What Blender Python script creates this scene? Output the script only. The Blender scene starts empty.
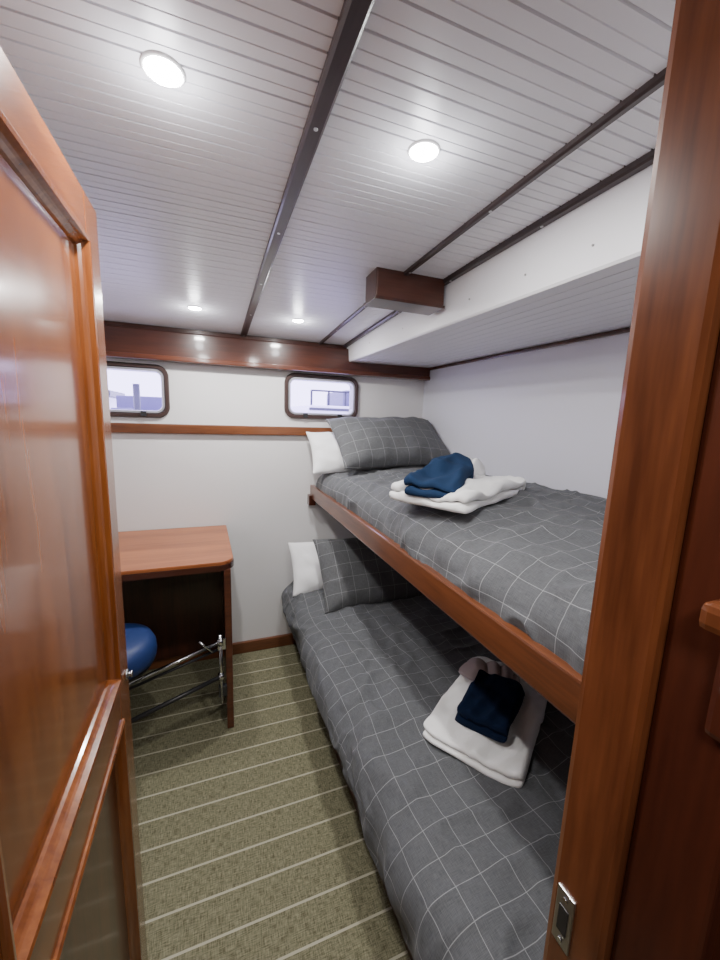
import bpy, bmesh, math, random
from mathutils import Matrix, Vector, noise
random.seed(4)
COL = bpy.context.scene.collection

# ---------------------------------------------------------------- materials
def newmat(name):
    m = bpy.data.materials.new(name); m.use_nodes = True
    nt = m.node_tree; b = nt.nodes['Principled BSDF']
    return m, nt, b
def N(nt, t, **k):
    n = nt.nodes.new(t)
    for a, v in k.items(): setattr(n, a, v)
    return n
def plain(name, col, rough=.5, metal=0, bump=0, bscale=200, coat=0, spec=.5):
    m, nt, b = newmat(name)
    b.inputs['Base Color'].default_value = (*col, 1); b.inputs['Roughness'].default_value = rough
    b.inputs['Metallic'].default_value = metal; b.inputs['Coat Weight'].default_value = coat
    b.inputs['Specular IOR Level'].default_value = spec
    tc = N(nt, 'ShaderNodeTexCoord'); nz = N(nt, 'ShaderNodeTexNoise'); nz.inputs['Scale'].default_value = bscale
    nt.links.new(tc.outputs['Object'], nz.inputs['Vector'])
    if bump:
        bp = N(nt, 'ShaderNodeBump'); bp.inputs['Strength'].default_value = bump; bp.inputs['Distance'].default_value = .002
        nt.links.new(nz.outputs['Fac'], bp.inputs['Height']); nt.links.new(bp.outputs['Normal'], b.inputs['Normal'])
    return m
def wood(name, c1, c2, axis='Z', rough=.28, coat=.6, fine=1.0):
    m, nt, b = newmat(name)
    tc = N(nt, 'ShaderNodeTexCoord'); mp = N(nt, 'ShaderNodeMapping')
    s = {'X': (.7, 9, 9), 'Y': (9, .7, 9), 'Z': (9, 9, .7)}[axis]
    mp.inputs['Scale'].default_value = s
    nt.links.new(tc.outputs['Object'], mp.inputs['Vector'])
    n1 = N(nt, 'ShaderNodeTexNoise'); n1.inputs['Scale'].default_value = 1.6; n1.inputs['Detail'].default_value = 5; n1.inputs['Distortion'].default_value = .6
    n2 = N(nt, 'ShaderNodeTexNoise'); n2.inputs['Scale'].default_value = 14*fine; n2.inputs['Detail'].default_value = 3
    nt.links.new(mp.outputs[0], n1.inputs['Vector']); nt.links.new(mp.outputs[0], n2.inputs['Vector'])
    mx = N(nt, 'ShaderNodeMath', operation='MULTIPLY_ADD'); mx.inputs[1].default_value = .35
    nt.links.new(n2.outputs['Fac'], mx.inputs[0]); 
    m2 = N(nt, 'ShaderNodeMath', operation='MULTIPLY'); m2.inputs[1].default_value = .65
    nt.links.new(n1.outputs['Fac'], m2.inputs[0]); nt.links.new(m2.outputs[0], mx.inputs[2])
    cr = N(nt, 'ShaderNodeValToRGB'); cr.color_ramp.elements[0].position = .33; cr.color_ramp.elements[1].position = .66
    cr.color_ramp.elements[0].color = (*c1, 1); cr.color_ramp.elements[1].color = (*c2, 1)
    nt.links.new(mx.outputs[0], cr.inputs['Fac']); nt.links.new(cr.outputs['Color'], b.inputs['Base Color'])
    b.inputs['Roughness'].default_value = rough; b.inputs['Coat Weight'].default_value = coat; b.inputs['Coat Roughness'].default_value = .10
    b.inputs['Specular IOR Level'].default_value = .3
    return m
def emis(name, col, st):
    m, nt, b = newmat(name)
    b.inputs['Base Color'].default_value = (*col, 1)
    b.inputs['Emission Color'].default_value = (*col, 1); b.inputs['Emission Strength'].default_value = st
    return m
RED1, RED2 = (.095, .024, .006), (.245, .076, .018)
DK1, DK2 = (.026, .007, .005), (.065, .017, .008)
W_door = wood('varnished_mahogany_z', RED1, RED2, 'Z', .25)
W_doorY = wood('varnished_mahogany_y', RED1, RED2, 'Y', .25)
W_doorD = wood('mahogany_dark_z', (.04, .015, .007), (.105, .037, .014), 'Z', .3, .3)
W_jamb = wood('jamb_wood', (.075, .021, .008), (.195, .062, .022), 'Z', .3, .4)
W_jambD = wood('jamb_wood_dark', (.045, .011, .006), (.09, .022, .010), 'Z', .35, .3)
W_railY = wood('rail_wood_y', (.075, .022, .009), (.19, .062, .022), 'Y', .3)
W_beamX = wood('beam_wood_x', (.030, .009, .006), (.080, .023, .012), 'X', .35, .5)
W_lip = wood('beam_lip_wood_x', (.045, .013, .008), (.125, .036, .016), 'X', .3)
W_trimX = wood('trim_wood_x', (.085, .030, .014), (.20, .072, .028), 'X', .3)
W_desk = wood('desk_top_wood', (.22, .062, .020), (.40, .138, .045), 'X', .3, .3)
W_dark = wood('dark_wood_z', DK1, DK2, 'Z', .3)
W_bat = wood('batten_wood', (.030, .022, .024), (.06, .042, .042), 'Y', .4, .3)
W_blk = wood('block_wood', (.035, .012, .009), (.085, .028, .017), 'X', .4, .3)
M_wall = plain('wall_white_paint', (.72, .71, .71), .45, bump=.05, bscale=60)
M_wallR = plain('hull_side_lining', (.66, .66, .73), .4, bump=.05, bscale=60)
M_ceil = plain('ceiling_white_board', (.75, .75, .79), .33)
M_sof = plain('soffit_white_laminate', (.76, .76, .79), .4)
M_chrome = plain('chrome', (.6, .61, .63), .18, 1)
M_screw = plain('screw_steel', (.5, .5, .5), .3, 1)
M_black = plain('black_plastic', (.02, .02, .022), .4)
M_bronze = plain('window_frame_bronze', (.06, .036, .032), .3, .3)
M_grey = plain('window_inner_frame_grey', (.40, .40, .44), .35, .4)
M_lamp = emis('lamp_glow', (1, .99, .97), 250)
M_white = plain('lamp_trim_white', (.85, .85, .85), .4)
M_blue = plain('blue_vinyl', (.012, .032, .13), .5, bump=.2, bscale=300)
M_terry = plain('white_terry', (.90, .90, .89), .95, bump=.6, bscale=300, spec=.1)
M_beige = plain('beige_terry', (.50, .42, .42), .95, bump=.6, bscale=300, spec=.1)
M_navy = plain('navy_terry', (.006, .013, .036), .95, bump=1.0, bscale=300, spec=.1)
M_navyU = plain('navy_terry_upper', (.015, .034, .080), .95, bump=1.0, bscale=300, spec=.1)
M_pwhite = plain('white_cotton', (.84, .84, .85), .8, bump=.3, bscale=60, spec=.2)

def bedding(name, base, line, sp=.066, w=.018):
    m, nt, b = newmat(name)
    uv = N(nt, 'ShaderNodeUVMap'); sep = N(nt, 'ShaderNodeSeparateXYZ'); nt.links.new(uv.outputs[0], sep.inputs[0])
    outs = []
    for i in range(2):
        d = N(nt, 'ShaderNodeMath', operation='DIVIDE'); d.inputs[1].default_value = sp
        nt.links.new(sep.outputs[i], d.inputs[0])
        fr = N(nt, 'ShaderNodeMath', operation='FRACT'); nt.links.new(d.outputs[0], fr.inputs[0])
        lt = N(nt, 'ShaderNodeMath', operation='LESS_THAN'); lt.inputs[1].default_value = w*1.3
        nt.links.new(fr.outputs[0], lt.inputs[0]); outs.append(lt)
    mx = N(nt, 'ShaderNodeMath', operation='MAXIMUM')
    nt.links.new(outs[0].outputs[0], mx.inputs[0]); nt.links.new(outs[1].outputs[0], mx.inputs[1])
    mp = N(nt, 'ShaderNodeMapping'); mp.inputs['Scale'].default_value = (700, 50, 1); nt.links.new(uv.outputs[0], mp.inputs[0])
    n1 = N(nt, 'ShaderNodeTexNoise'); n1.inputs['Scale'].default_value = 1; nt.links.new(mp.outputs[0], n1.inputs['Vector'])
    mp2 = N(nt, 'ShaderNodeMapping'); mp2.inputs['Scale'].default_value = (50, 700, 1); nt.links.new(uv.outputs[0], mp2.inputs[0])
    n2 = N(nt, 'ShaderNodeTexNoise'); n2.inputs['Scale'].default_value = 1; nt.links.new(mp2.outputs[0], n2.inputs['Vector'])
    ad = N(nt, 'ShaderNodeMath', operation='ADD'); nt.links.new(n1.outputs['Fac'], ad.inputs[0]); nt.links.new(n2.outputs['Fac'], ad.inputs[1])
    cr = N(nt, 'ShaderNodeValToRGB'); cr.color_ramp.elements[0].position = .35; cr.color_ramp.elements[1].position = .65
    cr.color_ramp.elements[0].color = (*[c*.75 for c in base], 1); cr.color_ramp.elements[1].color = (*[c*1.25 for c in base], 1)
    hf = N(nt, 'ShaderNodeMath', operation='MULTIPLY'); hf.inputs[1].default_value = .5
    nt.links.new(ad.outputs[0], hf.inputs[0]); nt.links.new(hf.outputs[0], cr.inputs['Fac'])
    mc = N(nt, 'ShaderNodeMix', data_type='RGBA')
    nt.links.new(mx.outputs[0], mc.inputs['Factor']); nt.links.new(cr.outputs['Color'], mc.inputs['A']); mc.inputs['B'].default_value = (*line, 1)
    nt.links.new(mc.outputs['Result'], b.inputs['Base Color'])
    b.inputs['Roughness'].default_value = .8; b.inputs['Specular IOR Level'].default_value = .2
    b.inputs['Sheen Weight'].default_value = .08
    return m
M_bed = bedding('grey_windowpane_cotton', (.095, .099, .106), (.25, .255, .265))
M_pil = bedding('grey_windowpane_pillow', (.100, .103, .108), (.25, .255, .26), .070)

def carpet():
    m, nt, b = newmat('striped_woven_carpet')
    tc = N(nt, 'ShaderNodeTexCoord'); sep = N(nt, 'ShaderNodeSeparateXYZ'); nt.links.new(tc.outputs['Object'], sep.inputs[0])
    d = N(nt, 'ShaderNodeMath', operation='DIVIDE'); d.inputs[1].default_value = .098; nt.links.new(sep.outputs[1], d.inputs[0])
    fr = N(nt, 'ShaderNodeMath', operation='FRACT'); nt.links.new(d.outputs[0], fr.inputs[0])
    lt = N(nt, 'ShaderNodeMath', operation='LESS_THAN'); lt.inputs[1].default_value = .065; nt.links.new(fr.outputs[0], lt.inputs[0])
    def nz(sc, s=1):
        mp = N(nt, 'ShaderNodeMapping'); mp.inputs['Scale'].default_value = sc; nt.links.new(tc.outputs['Object'], mp.inputs[0])
        n = N(nt, 'ShaderNodeTexNoise'); n.inputs['Scale'].default_value = s; n.inputs['Detail'].default_value = 1; nt.links.new(mp.outputs[0], n.inputs['Vector']); return n
    a = nz((45, 420, 1)); c = nz((420, 45, 1))
    ad = N(nt, 'ShaderNodeMath', operation='ADD'); nt.links.new(a.outputs['Fac'], ad.inputs[0]); nt.links.new(c.outputs['Fac'], ad.inputs[1])
    hf = N(nt, 'ShaderNodeMath', operation='MULTIPLY'); hf.inputs[1].default_value = .5; nt.links.new(ad.outputs[0], hf.inputs[0])
    cr = N(nt, 'ShaderNodeValToRGB'); cr.color_ramp.elements[0].position = .36; cr.color_ramp.elements[1].position = .64
    cr.color_ramp.elements[0].color = (.092, .086, .048, 1); cr.color_ramp.elements[1].color = (.255, .245, .155, 1)
    nt.links.new(hf.outputs[0], cr.inputs['Fac'])
    mc = N(nt, 'ShaderNodeMix', data_type='RGBA'); nt.links.new(lt.outputs[0], mc.inputs['Factor']); nt.links.new(cr.outputs['Color'], mc.inputs['A'])
    mc.inputs['B'].default_value = (.42, .40, .30, 1)
    nt.links.new(mc.outputs['Result'], b.inputs['Base Color']); b.inputs['Roughness'].default_value = .9
    b.inputs['Specular IOR Level'].default_value = .2
    bp = N(nt, 'ShaderNodeBump'); bp.inputs['Strength'].default_value = .3; bp.inputs['Distance'].default_value = .002
    nt.links.new(hf.outputs[0], bp.inputs['Height']); nt.links.new(bp.outputs['Normal'], b.inputs['Normal'])
    return m
M_carpet = carpet()
def glassmat():
    m, nt, b = newmat('tinted_glass'); nt.nodes.remove(b)
    out = [n for n in nt.nodes if n.type == 'OUTPUT_MATERIAL'][0]
    t = N(nt, 'ShaderNodeBsdfTransparent'); t.inputs[0].default_value = (.84, .80, .99, 1)
    g = N(nt, 'ShaderNodeBsdfGlossy'); g.inputs['Roughness'].default_value = .03
    mx = N(nt, 'ShaderNodeMixShader'); mx.inputs[0].default_value = .06
    nt.links.new(t.outputs[0], mx.inputs[1]); nt.links.new(g.outputs[0], mx.inputs[2]); nt.links.new(mx.outputs[0], out.inputs[0])
    return m
M_glass = glassmat()

# ---------------------------------------------------------------- geometry helpers
def mk(name, verts, faces, mat, parent=None, smooth=False, uvs=None):
    me = bpy.data.meshes.new(name); me.from_pydata([tuple(v) for v in verts], [], faces); me.update()
    bm = bmesh.new(); bm.from_mesh(me); bmesh.ops.recalc_face_normals(bm, faces=bm.faces); bm.to_mesh(me); bm.free()
    if uvs:
        l = me.uv_layers.new(name='UVMap')
        for lp in me.loops: l.data[lp.index].uv = uvs[lp.vertex_index]
    if smooth:
        for p in me.polygons: p.use_smooth = True
    o = bpy.data.objects.new(name, me); COL.objects.link(o)
    mats = mat if isinstance(mat, list) else [mat]
    for x in mats: me.materials.append(x)
    if parent: o.parent = parent
    return o
def box(name, x0, x1, y0, y1, z0, z1, mat, parent=None, bev=.003):
    bm = bmesh.new(); bmesh.ops.create_cube(bm, size=1)
    for v in bm.verts:
        v.co = Vector((x0+(x1-x0)*(v.co.x+.5), y0+(y1-y0)*(v.co.y+.5), z0+(z1-z0)*(v.co.z+.5)))
    if bev: bmesh.ops.bevel(bm, geom=bm.edges[:], offset=bev, segments=2, affect='EDGES', profile=.6)
    me = bpy.data.meshes.new(name); bm.to_mesh(me); bm.free(); me.materials.append(mat)
    o = bpy.data.objects.new(name, me); COL.objects.link(o)
    if parent: o.parent = parent
    return o
def empty(name):
    o = bpy.data.objects.new(name, None); o.empty_display_size = .1; COL.objects.link(o); return o
def cyl(name, p0, p1, r, mat, parent=None, seg=20, r2=None):
    p0, p1 = Vector(p0), Vector(p1); d = p1-p0; q = d.to_track_quat('Z', 'Y')
    r2 = r if r2 is None else r2
    V = []; F = []
    for (p, rr) in ((p0, r), (p1, r2)):
        for i in range(seg):
            a = 2*math.pi*i/seg; V.append(p+q@Vector((rr*math.cos(a), rr*math.sin(a), 0)))
    for i in range(seg): F.append((i, (i+1) % seg, seg+(i+1) % seg, seg+i))
    F.append(tuple(range(seg))); F.append(tuple(range(seg, 2*seg)))
    o = mk(name, V, F, mat, parent)
    for p in o.data.polygons: p.use_smooth = len(p.vertices) == 4
    return o
def lathe(name, c, prof, mat, parent=None, seg=40):
    V = []; F = []
    for (r, z) in prof:
        for i in range(seg):
            a = 2*math.pi*i/seg; V.append((c[0]+r*math.cos(a), c[1]+r*math.sin(a), c[2]+z))
    for j in range(len(prof)-1):
        for i in range(seg): F.append((j*seg+i, j*seg+(i+1) % seg, (j+1)*seg+(i+1) % seg, (j+1)*seg+i))
    F.append(tuple(range(seg))); F.append(tuple(range((len(prof)-1)*seg, len(prof)*seg)))
    return mk(name, V, F, mat, parent, smooth=True)
def ring_pts(w, h, r, n=6):
    P = []
    for (sx, sy, a0) in ((1, 1, 0), (-1, 1, 90), (-1, -1, 180), (1, -1, 270)):
        for k in range(n+1):
            a = math.radians(a0+90*k/n)
            P.append((sx*(w/2-r)+r*math.cos(a), sy*(h/2-r)+r*math.sin(a)))
    return P
def loft_frame(name, cx, cz, rings, mat, parent, conv, smooth=False, closed=True):
    V = []; F = []; n = 0
    for (w, h, r, d) in rings:
        P = ring_pts(w, h, max(r, .0005)); n = len(P)
        V += [conv(cx+p[0], cz+p[1], d) for p in P]
    R = len(rings)
    for j in range(R if closed else R-1):
        k = (j+1) % R
        for i in range(n): F.append((j*n+i, j*n+(i+1) % n, k*n+(i+1) % n, k*n+i))
    return mk(name, V, F, mat, parent, smooth)

def zc(y): return 1.84-.0145*max(y, 0)**2

# ---------------------------------------------------------------- room shell
XL, XR, YF, YB = -.68, 1.246, .21, 2.17
box('floor', XL-.1, XR+.1, -1.1, YB+.1, -.05, 0, M_carpet, bev=0)
LP = [(-.048, .663), (.352, .660), (-.05, 1.78), (.37, 1.78)]
V = []; F = []; ys = []
y = -1.1; pitch = .046
while y < YB+.05:
    ys += [(y, 0), (y+pitch*.5-.0012, 0), (y+pitch*.5-.0006, .0015), (y+pitch*.5+.0006, .0015), (y+pitch*.5+.0012, 0),
           (y+pitch-.0042, 0), (y+pitch-.0034, .005), (y+pitch-.0010, .005)]
    y += pitch
for (yy, dz) in ys:
    z = zc(yy)+dz
    V += [(XL-.1, yy, z), (XR+.1, yy, z)]
for i in range(len(ys)-1): F.append((2*i, 2*i+1, 2*i+3, 2*i+2))
n0 = len(V); V += [(XL-.1, -1.1, 1.95), (XR+.1, -1.1, 1.95), (XR+.1, YB+.05, 1.95), (XL-.1, YB+.05, 1.95)]
F += [(n0, n0+1, n0+2, n0+3)]
mk('ceiling', V, F, M_ceil)
wins = [(-.405, 1.472, .43, .255), (.592, 1.485, .43, .245)]
holes = [(c-w/2+.03, c+w/2-.03, z-h/2+.03, z+h/2-.03) for c, z, w, h in wins]
wb = empty('wall_back')
xs = [XL-.1, holes[0][0], holes[0][1], holes[1][0], holes[1][1], XR+.1]
for i in range(5):
    if i in (1, 3):
        h = holes[i//2]
        box('panel_below', xs[i], xs[i+1], YB, YB+.06, 0, h[2], M_wall, wb, 0); box('panel_above', xs[i], xs[i+1], YB, YB+.06, h[3], 1.9, M_wall, wb, 0)
    else: box('panel', xs[i], xs[i+1], YB, YB+.06, 0, 1.9, M_wall, wb, 0)
box('wall_right', XR, XR+.06, YF, YB, 0, 1.9, M_wallR, bev=0)
box('wall_left', XL-.06, XL, YF, YB, 0, 1.9, M_wall, bev=0)
wf = empty('wall_front')
box('panel_right', .385, XR+.06, YF-.02, YF+.045, 0, 1.9, M_wall, wf, 0)
box('panel_left', XL-.06, -.24, YF-.02, YF+.045, 0, 1.9, M_wall, wf, 0)
wc = empty('wall_corridor')
box('panel_back', XL-.1, .5, -1.1, -1.05, 0, 1.9, W_jambD, wc, 0)
box('panel_side_left', XL-.06, XL, -1.05, YF-.02, 0, 1.9, W_jambD, wc, 0)
box('panel_side_right', .385, .43, -1.05, YF-.02, 0, 1.9, W_jambD, wc, 0)

# door frame
df = empty('door_frame')
box('jamb_post', .36, .43, .195, .262, 0, 1.84, W_jamb, df, .007)
box('jamb_rebate', .368, .392, .13, .195, 0, 1.84, W_jambD, df, .004)
box('jamb_post_hinge', -.255, -.215, .195, .245, 0, 1.84, W_jamb, df, .006)
box('strike_plate', .3575, .3605, .230, .252, .790, .862, M_screw, df, .001)
box('strike_recess', .3565, .3580, .235, .247, .808, .842, M_black, df, .0005)
for z in (.798, .853): cyl('strike_screw', (.3572, .241, z), (.3560, .241, z), .003, M_chrome, df)
cr_ = empty('corridor_handrail')
box('rail', .346, .372, -.25, .165, 1.228, 1.250, W_jamb, cr_, .006)
box('rail_foot', .360, .386, .07, .155, 1.14, 1.230, W_jambD, cr_, .005)

# ---------------------------------------------------------------- door_1 (open into cabin)
d = empty('door_1')
DX = -.172; T = .030; y0, y1, z0, z1 = .25, .832, .05, 1.707
PT, PB, LT, LB = 1.637, .884, .795, .20
def bx(n, a, b, c, e, m, dx0=0, dx1=0, bev=.002): return box(n, DX-T+dx0, DX-dx1, a, b, c, e, m, d, bev)
YA, YZ = .34, .757
bx('stile_latch', YZ, y1, z0, z1, W_door)
bx('stile_hinge', y0, YA, z0, z1, W_door)
bx('rail_top', YA, YZ, PT, z1, W_doorY)
bx('rail_mid', YA, YZ, LT, PB, W_doorY)
bx('rail_bottom', YA, YZ, z0, LB, W_doorY)
bx('panel_upper', YA, YZ, PB, PT, W_door, .008, .014, 0)
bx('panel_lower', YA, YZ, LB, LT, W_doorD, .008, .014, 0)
def dconv(u, v, dd): return (DX+dd, u, v)
for (a, b, c, e) in ((YA, YZ, PB, PT), (YA, YZ, LB, LT)):
    w, h = b-a, e-c; cx, cz = (a+b)/2, (c+e)/2
    R = [(w+.012, h+.012, .001, 0), (w+.010, h+.010, .001, .003), (w+.002, h+.002, .001, .005), (w-.008, h-.008, .001, .004), (w-.014, h-.014, .001, -.003), (w-.018, h-.018, .001, -.006), (w-.026, h-.026, .001, -.010), (w-.030, h-.030, .001, -.014)]
    loft_frame('moulding', cx, cz, R, W_door, d, dconv, closed=False)
box('latch_plate', DX-.024, DX-.006, y1-.001, y1+.002, .825, .895, M_chrome, d, .001)
box('latch_bolt', DX-.019, DX-.011, y1, y1+.010, .850, .868, M_chrome, d, .002)
cyl('lever_rose', (DX, .810, .86), (DX+.004, .810, .86), .010, M_chrome, d)
cyl('lever_neck', (DX+.003, .810, .86), (DX+.009, .810, .86), .004, M_chrome, d)
cyl('lever_knob', (DX+.008, .810, .86), (DX+.012, .810, .86), .006, M_chrome, d)
for z in (.4, 1.45): cyl('hinge', (DX-.02, y0-.005, z), (DX-.02, y0-.005, z+.08), .006, M_screw, d)

# ---------------------------------------------------------------- beam, trims
tb = empty('trim_1')
box('beam', XL, XR, 2.105, YB, 1.630, 1.752, W_beamX, tb, .006)
box('beam_cap', XL, XR, 2.135, YB, 1.748, 1.79, W_beamX, tb, .003)
box('lower_lip', XL, XR, 2.098, YB, 1.615, 1.638, W_lip, tb, .005)
box('trim_2', XL, XR, 2.145, YB, 1.268, 1.316, W_trimX, None, .006)
box('baseboard_back', XL, .46, 2.15, YB, 0, .068, W_trimX, None, .005)

def batten(name, x0, x1, ya, yb, drop, mat):
    e = empty(name); V = []; F = []; n = 16
    for i in range(n+1):
        yy = ya+(yb-ya)*i/n; z = zc(yy)
        V += [(x0, yy, z+.004), (x0+.001, yy, z-drop+.003), (x0+.005, yy, z-drop), (x1-.005, yy, z-drop), (x1-.001, yy, z-drop+.003), (x1, yy, z+.004)]
    for i in range(n):
        for k in range(5): F.append((6*i+k, 6*i+k+1, 6*i+k+7, 6*i+k+6))
    F += [tuple(range(6)), tuple(range(6*n, 6*n+6))]
    mk('strip', V, F, mat, e)
    yy = ya+.13
    while yy < yb:
        z = zc(yy)-drop; cyl('screw', ((x0+x1)/2, yy, z-.0015), ((x0+x1)/2, yy, z+.002), .0035, M_screw, e, 12); yy += .36
    return e
batten('trim_3', .150, .180, -.9, 2.135, .010, W_bat)
batten('trim_4', .558, .576, .26, 2.135, .010, W_bat)
batten('trim_5', .698, .722, .26, 2.135, .012, W_bat)
bb = empty('ceiling_block')
box('casing', .470, .706, 1.135, 1.225, 1.740, 1.825, W_blk, bb, .004)
box('casing_bottom', .466, .709, 1.131, 1.229, 1.733, 1.742, W_dark, bb, .002)

# soffit along hull, boarded underside
sf = empty('soffit')
prof = [(.718, None), (.724, 1.690), (.728, 1.684)]
x = .775
while x < XR-.02:
    z = 1.684+.006*(x-.728)/(XR-.728)
    prof += [(x-.002, z), (x-.001, z+.004), (x+.001, z+.004), (x+.002, z)]; x += .046
prof += [(XR, 1.690), (XR, None)]
V = []; F = []; n = 14; m = len(prof)
for i in range(n+1):
    yy = .262+(2.168-.262)*i/n
    V += [(px, yy, zc(yy)+.003 if pz is None else pz) for px, pz in prof]
for i in range(n):
    for k in range(m-1): F.append((m*i+k, m*i+k+1, m*i+k+m+1, m*i+k+m))
F += [tuple(range(m)), tuple(range(m*n, m*n+m))]
mk('casing', V, F, M_sof, sf)
box('wall_trim', XR-.014, XR, .262, 2.11, 1.674, 1.688, W_beamX, sf, .003)
for yy in (.62, .80, 1.02, 1.45, 1.8): cyl('fixing', (.7195, yy, 1.735), (.7225, yy, 1.735), .0024, M_screw, sf, 12)

# ---------------------------------------------------------------- windows
for i, (cx, cz, w, h) in enumerate(wins):
    e = empty('window_%d' % (i+1))
    cv = lambda u, v, dd: (u, YB-dd, v)
    loft_frame('outer_frame', cx, cz, [(w, h, .055, 0), (w, h, .055, .012), (w-.010, h-.010, .05, .020), (w-.034, h-.034, .042, .020), (w-.042, h-.042, .04, .012), (w-.042, h-.042, .04, -.05), (w-.03, h-.03, .04, -.05)], M_bronze, e, cv)
    loft_frame('inner_frame', cx, cz, [(w-.040, h-.040, .04, .008), (w-.046, h-.046, .04, .014), (w-.064, h-.064, .03, .014), (w-.070, h-.070, .03, .006), (w-.070, h-.070, .03, -.04), (w-.040, h-.040, .03, -.04)], M_grey, e, cv)
    box('pane', cx-w/2+.03, cx+w/2-.03, YB+.022, YB+.026, cz-h/2+.03, cz+h/2-.03, M_glass, e, 0)
    for s in (-1, 1): box('dog_latch', cx+s*.10-.012, cx+s*.10+.012, YB-.03, YB-.012, cz-h/2+.006, cz-h/2+.032, M_black, e, .003)

# ---------------------------------------------------------------- outside
M_hull = plain('hull_white', (.80, .78, .92), .3)
M_hullb = plain('hull_blue', (.03, .03, .06), .3)
M_hulll = plain('hull_lilac', (.10, .09, .20), .4)
nb = empty('moored_boat')
box('hull', 1.0, 5.5, 4.2, 5.5, .2, 1.50, M_hull, nb, .05)
box('cabin', 1.50, 4.0, 4.5, 5.3, 1.49, 1.70, M_hulll, nb, .04)
box('cabin_window', 1.58, 2.1, 4.48, 4.52, 1.54, 1.64, M_hullb, nb, .02)
box('rubbing_strake', 1.0, 5.5, 4.17, 4.22, 1.44, 1.47, M_hullb, nb, .01)
for x in (1.05, 1.25, 1.45): cyl('stanchion', (x, 4.3, 1.48), (x, 4.3, 1.66), .012, M_hullb, nb)
cyl('guard_rail', (1.05, 4.3, 1.66), (1.5, 4.3, 1.66), .010, M_hullb, nb)
dk = empty('dock')
box('deck', -5, 0.4, 4.5, 9, .9, 1.22, plain('dock_grey', (.55, .53, .60), .8), dk, .02)
for x in (-3.3, -2.45, -1.7, -1.0): cyl('pile', (x, 6.5, 0), (x, 6.5, 1.75), .045, M_hullb, dk)
box('boathouse', -4.5, -1.7, 8, 9, 1.22, 1.60, M_hull, dk, .02)
box('boathouse_roof', -4.6, -1.6, 7.8, 9.1, 1.60, 1.70, M_hullb, dk, .02)
for x in (-3.6, -3.0, -2.4, -1.9): box('boathouse_window', x-.1, x+.1, 7.97, 8.02, 1.34, 1.52, M_hullb, dk, .01)
box('kiosk', -1.4, -.6, 7.2, 7.8, 1.22, 1.60, M_hulll, dk, .02)
for k, x in enumerate((-2.0, -1.5, -1.15)): box('crate', x-.13, x+.13, 6.2, 6.5, 1.22, 1.40+.06*(k % 2), M_hulll, dk, .02)

# ---------------------------------------------------------------- bedding
def rid(p, s):
    n = noise.noise(Vector(p)*s); return 1-abs(n)*2
def wr(x, y, seed, amp):
    v = Vector((x, y, seed))
    w = Vector((noise.noise(v*3), noise.noise(v*3+Vector((9, 0, 0))), 0))*.12
    p = v+w
    a = noise.noise(Vector((p.x*5, p.y*2.6, seed)))*1.0+noise.noise(Vector((p.x*9, p.y*9, seed+1)))*.35
    b = (max(0, rid((p.x*1.2, p.y*.7, seed+3), 5.5)-.45))*1.4
    c = (max(0, rid((p.x*.8+p.y*.6, p.y*.9-p.x*.5, seed+7), 9)-.5))*1.2
    return amp*(a+b+c)
def smoothprof(P, n):
    out = []
    m = len(P)
    for i in range(m-1):
        p0 = P[max(i-1, 0)]; p1 = P[i]; p2 = P[i+1]; p3 = P[min(i+2, m-1)]
        for k in range(n):
            t = k/n
            out.append(tuple(.5*((2*p1[j])+(-p0[j]+p2[j])*t+(2*p0[j]-5*p1[j]+4*p2[j]-p3[j])*t*t+(-p0[j]+3*p1[j]-3*p2[j]+p3[j])*t**3) for j in range(2)))
    out.append(P[-1]); return out
def quilt(name, prof, ya, yb, seed, amp, parent, mat, endr=.09, base=None):
    P = smoothprof(prof, 14); NY = 240
    s = [0]
    for i in range(1, len(P)): s.append(s[-1]+math.dist(P[i], P[i-1]))
    V = []; F = []; U = []; m = len(P); czm = base
    for j in range(NY+1):
        yy = ya+(yb-ya)*j/NY
        t = max(0, (yy-(yb-endr))/endr)
        k = 1-math.sqrt(max(0, 1-t*t))
        for i, (px, pz) in enumerate(P):
            x = px+k*.05*(1 if px < .7 else 0); z = pz-(pz-czm)*k*.55
            a = P[max(i-1, 0)]; b = P[min(i+1, m-1)]
            tx, tz = b[0]-a[0], b[1]-a[1]; l = math.hypot(tx, tz) or 1
            nx, nz = -tz/l, tx/l
            w = wr(s[i], yy, seed, amp)
            if s[i] < .30: w += (.0035*math.sin(yy*34+3*noise.noise(Vector((yy*3, 0, seed))))+.005*noise.noise(Vector((yy*11, s[i]*4, seed))))*(1-s[i]/.30)
            fade = min(1, (m-1-i)/10)*min(1, i/4)
            x += nx*w*fade; z += nz*w*fade
            x = min(x, XR-.004)
            V.append((x, yy, z))
            q = Vector((s[i]*2.2, yy*2.2, seed)); U.append((s[i]+.04*noise.noise(q), yy+.04*noise.noise(q+Vector((0, 0, 5)))))
    for j in range(NY):
        for i in range(m-1): F.append((j*m+i, j*m+i+1, (j+1)*m+i+1, (j+1)*m+i))
    F.append(tuple(NY*m+i for i in range(m)))
    F.append(tuple(i for i in range(m)))
    return mk(name, V, F, mat, parent, True, U)

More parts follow.
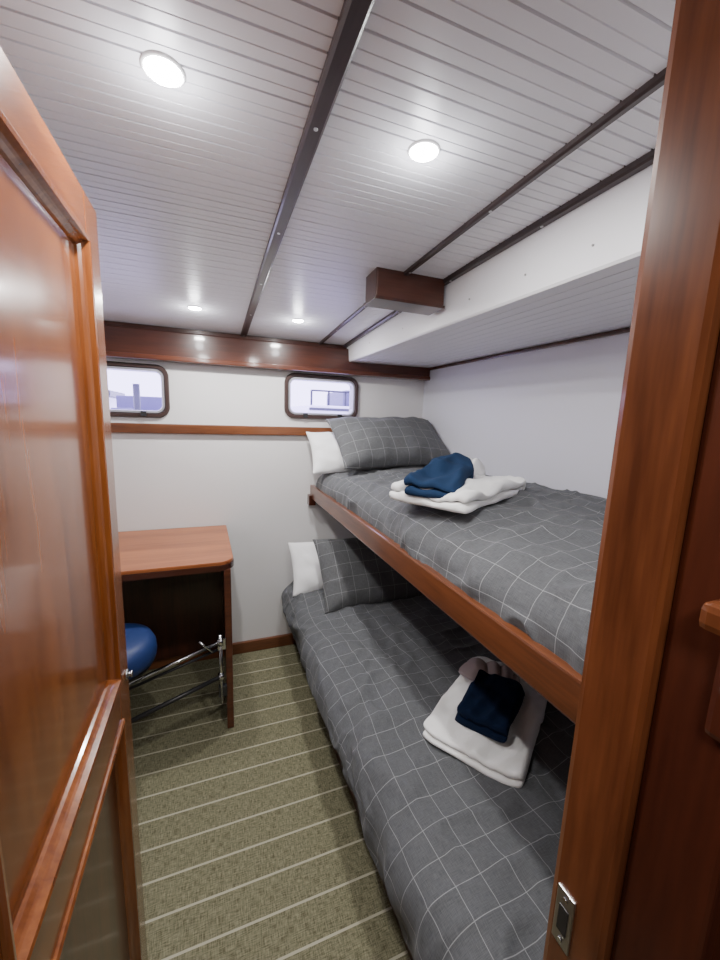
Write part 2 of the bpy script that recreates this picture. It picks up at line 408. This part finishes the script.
def pillow(name, c, w, h, th, tilt, mat, parent, seed, rz=0, roll=0):
    n = 44; V = []; U = []; F = []
    R = Matrix.Rotation(math.radians(rz), 3, 'Z')@Matrix.Rotation(math.radians(tilt), 3, 'X')@Matrix.Rotation(math.radians(roll), 3, 'Z')
    C = Vector(c)
    for side in (1, -1):
        for j in range(n+1):
            v = -1+2*j/n
            for i in range(n+1):
                u = -1+2*i/n
                x = u*w/2*(1-.05*(1-v*v)); y = v*h/2*(1-.07*(1-u*u))
                t = ((1-abs(u)**2.6)*(1-abs(v)**2.6))**.55
                z = side*(th/2*t+.002)
                q = Vector((x*4, y*4, seed+side))
                z += side*t*.018*noise.noise(q*1.5)+side*min(1, t*3)*.006*noise.noise(q*4)
                r = max(0, 1-abs(noise.noise(Vector((x*7+y*3, y*6, seed+2))))*2-.6); z += side*.010*r*min(1, t*2)
                edge = 1-t
                z += .008*edge*noise.noise(Vector((x*14, y*14, seed)))
                V.append(C+R@Vector((x, y, z))); U.append((x+.5+w, y+.5+h))
    m = n+1; K = m*m
    for j in range(n):
        for i in range(n):
            a = j*m+i
            F.append((a, a+1, a+m+1, a+m)); F.append((K+a, K+a+m, K+a+m+1, K+a+1))
    bd = [i for i in range(m)]+[j*m+n for j in range(1, m)]+[n*m+i for i in range(n-1, -1, -1)]+[j*m for j in range(n-1, 0, -1)]
    for k in range(len(bd)):
        a, b = bd[k], bd[(k+1) % len(bd)]; F.append((a, K+a, K+b, b))
    return mk(name, V, F, mat, parent, True, U)

# upper bunk
ub = empty('upper_bunk')
box('side_rail', .528, .552, .265, 2.168, .908, .985, W_railY, ub, .005)
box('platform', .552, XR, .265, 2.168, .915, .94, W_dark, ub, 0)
box('end_bracket', .512, .552, 2.12, 2.168, .87, .93, W_dark, ub, .004)
quilt('quilt', [(.556, .945), (.553, .985), (.562, 1.03), (.60, 1.066), (.68, 1.092), (.80, 1.108), (.95, 1.118), (1.10, 1.125), (1.20, 1.128), (1.242, 1.125)], .268, 2.165, 3.3, .014, ub, M_bed, .06, .95)
# lower bunk
lb = empty('lower_bunk')
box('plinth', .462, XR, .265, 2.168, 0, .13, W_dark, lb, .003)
box('toe_trim', .445, .462, .265, 2.150, 0, .045, W_beamX, lb, .003)
quilt('quilt', [(.470, .128), (.435, .128), (.408, .19), (.376, .27), (.360, .335), (.374, .395), (.425, .432), (.55, .450), (.75, .458), (1.0, .46), (1.15, .458), (1.242, .45)], .268, 2.162, 8.1, .014, lb, M_bed, .08, .25)

pillow('grey_pillow', (.925, 1.935, 1.255), .66, .39, .16, 38, M_pil, None, 1.2, 0, 2)
pillow('white_pillow', (.79, 2.04, 1.185), .60, .27, .12, 52, M_pwhite, None, 5.2)
pillow('grey_pillow', (.81, 1.79, .590), .65, .39, .15, 47, M_pil, None, 7.7, 0, 0)
pillow('white_pillow', (.68, 1.985, .555), .60, .29, .11, 60, M_pwhite, None, 9.2)

# folded towels: serpentine ribbon profile
def towel(name, c, L, W, layers, th, rot, mat, parent, seed, crumple=.004, tilt=0, taper=0, hump=0, bend=0):
    r = th/2; P = []
    for k in range(layers):
        z = th*.5+k*th*1.04
        a, b = (-L/2, L/2) if k % 2 == 0 else (L/2, -L/2)
        ln = 1-.03*k
        for i in range(23): P.append(((a+(b-a)*i/22)*ln, z))
        if k < layers-1:
            s = 1 if k % 2 == 0 else -1
            for q in range(1, 6):
                an = -math.pi/2+math.pi*q/6
                P.append((s*(L/2*ln+th*.55*math.cos(an)), z+th*.52+th*.52*math.sin(an)))
    n = 24; V = []; F = []; m = len(P); half = th*.46
    Nn = []
    for i in range(m):
        a = P[max(i-1, 0)]; b = P[min(i+1, m-1)]; tx, tz = b[0]-a[0], b[1]-a[1]; l = math.hypot(tx, tz) or 1; Nn.append((-tz/l, tx/l))
    loop = [(P[i][0]+Nn[i][0]*half, P[i][1]+Nn[i][1]*half) for i in range(m)]+[(P[i][0]-Nn[i][0]*half, P[i][1]-Nn[i][1]*half) for i in range(m-1, -1, -1)]
    R = Matrix.Rotation(math.radians(rot), 3, 'Z')@Matrix.Rotation(math.radians(tilt), 3, 'Y'); C = Vector(c)
    H = th*layers*1.04
    for j in range(n+1):
        v = -1+2*j/n
        e = 1-.06*abs(v)**6
        for (x, z) in loop:
            yy = v*W/2*(1-taper*(x/L+.5))
            rr = 1-.22*abs(v)**8
            q = Vector((x*9, yy*9, seed))
            zz = z*rr + (z/H)*crumple*2.5*noise.noise(q) + crumple*noise.noise(q*2.7)*(z/H)
            zz += (z/H)*hump*math.exp(-((x/L-.12)/.28)**2)*(1-.5*v*v)
            zz += (z/H)*crumple*1.6*max(0, 1-2.2*abs(noise.noise(Vector((x*6+yy*9, yy*14, seed+8)))))
            xx = x*e+crumple*noise.noise(Vector((x*5, yy*8, z*30+seed)))
            y2 = yy+crumple*1.5*noise.noise(Vector((x*7, z*40, seed+4)))+bend*(x/L*2)**2
            V.append(C+R@Vector((xx, y2, max(zz, 0))))
    k = len(loop)
    for j in range(n):
        for i in range(k): F.append((j*k+i, j*k+(i+1) % k, (j+1)*k+(i+1) % k, (j+1)*k+i))
    for base in (0, n*k):
        for i in range(m-1): F.append((base+i, base+i+1, base+k-2-i, base+k-1-i))
    o = mk(name, V, F, mat, parent, True)
    s = o.modifiers.new('s', 'SUBSURF'); s.levels = 1; s.render_levels = 1
    return o
def bundle(name, c, L, W, H, rot, mat, parent, seed, folds=4, skew=0):
    nr, na = 46, 120; V = []; F = []
    R = Matrix.Rotation(math.radians(rot), 3, 'Z'); C = Vector(c)
    V.append(None)
    for i in range(1, nr+1):
        r = i/nr
        for j in range(na):
            a = 2*math.pi*j/na
            ca, sa = math.cos(a), math.sin(a)
            sq = 1/(abs(ca)**3.2+abs(sa)**3.2)**(1/3.2)
            edge = 1+.14*noise.noise(Vector((ca*1.6, sa*1.6, seed)))+.05*noise.noise(Vector((ca*5, sa*5, seed)))
            x = r*ca*sq*L/2*edge; y = r*sa*sq*W/2*edge
            y += .12*W*noise.noise(Vector((x*8, 0, seed+3)))
            h = (1-r**3.4)**.5
            hp = h*(H+skew*x/L*H)
            u = y/W*folds+1.3*noise.noise(Vector((x*6, y*6, seed+5)))
            pl = abs(math.sin(u*math.pi))**.7
            z = hp*(.62+.38*pl)+.006*noise.noise(Vector((x*25, y*25, seed)))*h
            V.append(C+R@Vector((x, y, max(z, 0))))
    V[0] = C+R@Vector((0, 0, H*.8))
    for j in range(na): F.append((0, 1+j, 1+(j+1) % na))
    for i in range(nr-1):
        for j in range(na): F.append((1+i*na+j, 1+i*na+(j+1) % na, 1+(i+1)*na+(j+1) % na, 1+(i+1)*na+j))
    F.append(tuple(1+(nr-1)*na+j for j in range(na)))
    return mk(name, V, F, mat, parent, True)
tu = empty('towel_stack')
towel('bath_towel', (.795, 1.095, 1.122), .49, .27, 2, .026, 27, M_terry, tu, 1.1, .011)
bundle('washcloth', (.93, 1.30, 1.165), .24, .17, .075, 35, M_terry, tu, 2.6, 3)
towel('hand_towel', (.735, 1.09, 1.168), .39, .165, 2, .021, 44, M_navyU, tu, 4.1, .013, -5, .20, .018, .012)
tl = empty('towel_stack')
towel('bath_towel', (.80, .86, .459), .44, .28, 2, .018, 34, M_terry, tl, 11.1, .008)
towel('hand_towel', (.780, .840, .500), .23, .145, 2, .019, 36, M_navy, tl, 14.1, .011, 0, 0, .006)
bundle('washcloth', (.89, .965, .500), .10, .19, .05, 40, M_beige, tl, 17.6, 3)

# ---------------------------------------------------------------- desk
dsk = empty('desk')
def plan(name, pts, za, zb, mat, parent, bev=.003):
    bm = bmesh.new(); vs = [bm.verts.new((x, y, za)) for x, y in pts]; f = bm.faces.new(vs)
    r = bmesh.ops.extrude_face_region(bm, geom=[f]); bmesh.ops.translate(bm, verts=[v for v in r['geom'] if isinstance(v, bmesh.types.BMVert)], vec=(0, 0, zb-za))
    bmesh.ops.recalc_face_normals(bm, faces=bm.faces)
    bmesh.ops.bevel(bm, geom=[e for e in bm.edges if abs(e.verts[0].co.z-e.verts[1].co.z) < 1e-5], offset=bev, segments=2, affect='EDGES')
    me = bpy.data.meshes.new(name); bm.to_mesh(me); bm.free(); me.materials.append(mat)
    o = bpy.data.objects.new(name, me); COL.objects.link(o); o.parent = parent; return o
r = .06; xr, yf = .072, 1.60
arc = [(xr-r+r*math.sin(a), yf+r-r*math.cos(a)) for a in [math.pi/2*k/8 for k in range(9)]]
plan('top', [(XL, yf)]+arc+[(xr-.01, 2.165), (XL, 2.165)], .758, .776, W_desk, dsk)
plan('edge_band', [(XL, yf-.003)]+[(x+.003*math.sin(math.pi/2*k/8), y-.003*math.cos(math.pi/2*k/8)) for k, (x, y) in enumerate(arc)]+[(xr-.008, 2.165), (XL, 2.165)], .738, .764, W_beamX, dsk, .002)
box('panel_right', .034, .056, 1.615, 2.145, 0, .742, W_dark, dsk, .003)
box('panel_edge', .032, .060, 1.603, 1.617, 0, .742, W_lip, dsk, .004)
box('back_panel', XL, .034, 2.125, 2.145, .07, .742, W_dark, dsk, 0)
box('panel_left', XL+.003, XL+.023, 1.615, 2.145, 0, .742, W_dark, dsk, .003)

# swing-out stool
st = empty('swing_out_stool')
sc = (-.362, 1.50, .462)
lathe('cushion', sc, [(.02, .0), (.13, .0), (.146, .012), (.150, .035), (.148, .065), (.136, .09), (.11, .10), (.05, .105), (.005, .106)], M_blue, st)
lathe('seat_pan', sc, [(.01, -.02), (.10, -.02), (.135, -.008), (.135, .004), (.01, .004)], M_black, st)
cyl('pedestal', (-.345, 1.50, .20), (-.345, 1.50, .45), .018, M_chrome, st)
cyl('hinge_post', (.012, 1.585, .15), (.012, 1.585, .47), .008, M_chrome, st)
box('bracket_upper', .0, .034, 1.578, 1.602, .40, .45, M_chrome, st, .003)
box('bracket_lower', .0, .034, 1.578, 1.602, .18, .23, M_black, st, .003)
cyl('arm_upper', (-.345, 1.53, .345), (.012, 1.585, .435), .008, M_chrome, st)
cyl('arm_upper_inner', (-.345, 1.55, .315), (.012, 1.60, .395), .006, M_black, st)
cyl('arm_lower', (-.345, 1.50, .21), (.012, 1.585, .275), .009, M_black, st)
cyl('arm_brace', (-.07, 1.57, .46), (-.02, 1.575, .40), .005, M_chrome, st)
cyl('collar_1', (.012, 1.585, .42), (.012, 1.585, .45), .013, M_chrome, st)
cyl('collar_2', (.012, 1.585, .26), (.012, 1.585, .29), .013, M_chrome, st)

# ---------------------------------------------------------------- lights
for (x, y) in LP:
    e = empty('downlight'); z = zc(y)
    lathe('trim_ring', (x, y, z), [(.022, .003), (.027, .003), (.028, -.001), (.026, -.003), (.024, -.003), (.022, -.001)], M_white, e, 32)
    lathe('lens', (x, y, z), [(.0235, .002), (.0235, -.002), (.020, -.005), (.012, -.007), (.002, -.0075)], M_lamp, e, 28)
    L = bpy.data.lights.new('downlight_lamp', 'AREA'); L.shape = 'DISK'; L.size = .05; L.energy = 5.5; L.color = (1, .97, .94)
    lo = bpy.data.objects.new('lamp', L); lo.location = (x, y, z-.010); COL.objects.link(lo); lo.parent = e
    L = bpy.data.lights.new('downlight_glow', 'POINT'); L.energy = .8; L.color = (.97, .97, 1); L.shadow_soft_size = .02
    lo = bpy.data.objects.new('lamp_glow', L); lo.location = (x, y, z-.05); COL.objects.link(lo); lo.parent = e
e = empty('corridor_fill')  # added unseen fill behind the camera, ring and lens included; brightens door and jamb
lathe('trim_ring', (0, -.3, 1.84), [(.03, .003), (.05, .003), (.05, -.006), (.034, -.006)], M_white, e, 32)
cyl('lens', (0, -.3, 1.836), (0, -.3, 1.842), .034, M_white, e)
L = bpy.data.lights.new('corridor_fill_light', 'AREA'); L.shape = 'DISK'; L.size = .25; L.energy = 8; L.color = (1, .96, .92)
lo = bpy.data.objects.new('lamp', L); lo.location = (0, -.3, 1.82); COL.objects.link(lo); lo.parent = e

w = bpy.data.worlds.new('world'); bpy.context.scene.world = w; w.use_nodes = True
bg = w.node_tree.nodes['Background']; bg.inputs[0].default_value = (.84, .83, 1.0, 1); bg.inputs[1].default_value = 9.0

# ---------------------------------------------------------------- camera
M = [[0.93409, -0.35546, 0.03344], [-0.02607, -0.1613, -0.98656], [0.35607, 0.92067, -0.15994]]
cam = bpy.data.cameras.new('camera'); co = bpy.data.objects.new('camera', cam); COL.objects.link(co)
cam.sensor_fit = 'VERTICAL'; cam.sensor_height = 24; cam.lens = 386/960*24; cam.clip_start = .01
mw = Matrix(((M[0][0], -M[1][0], -M[2][0], 0), (M[0][1], -M[1][1], -M[2][1], 0), (M[0][2], -M[1][2], -M[2][2], 1.38), (0, 0, 0, 1)))
co.matrix_world = mw
bpy.context.scene.camera = co
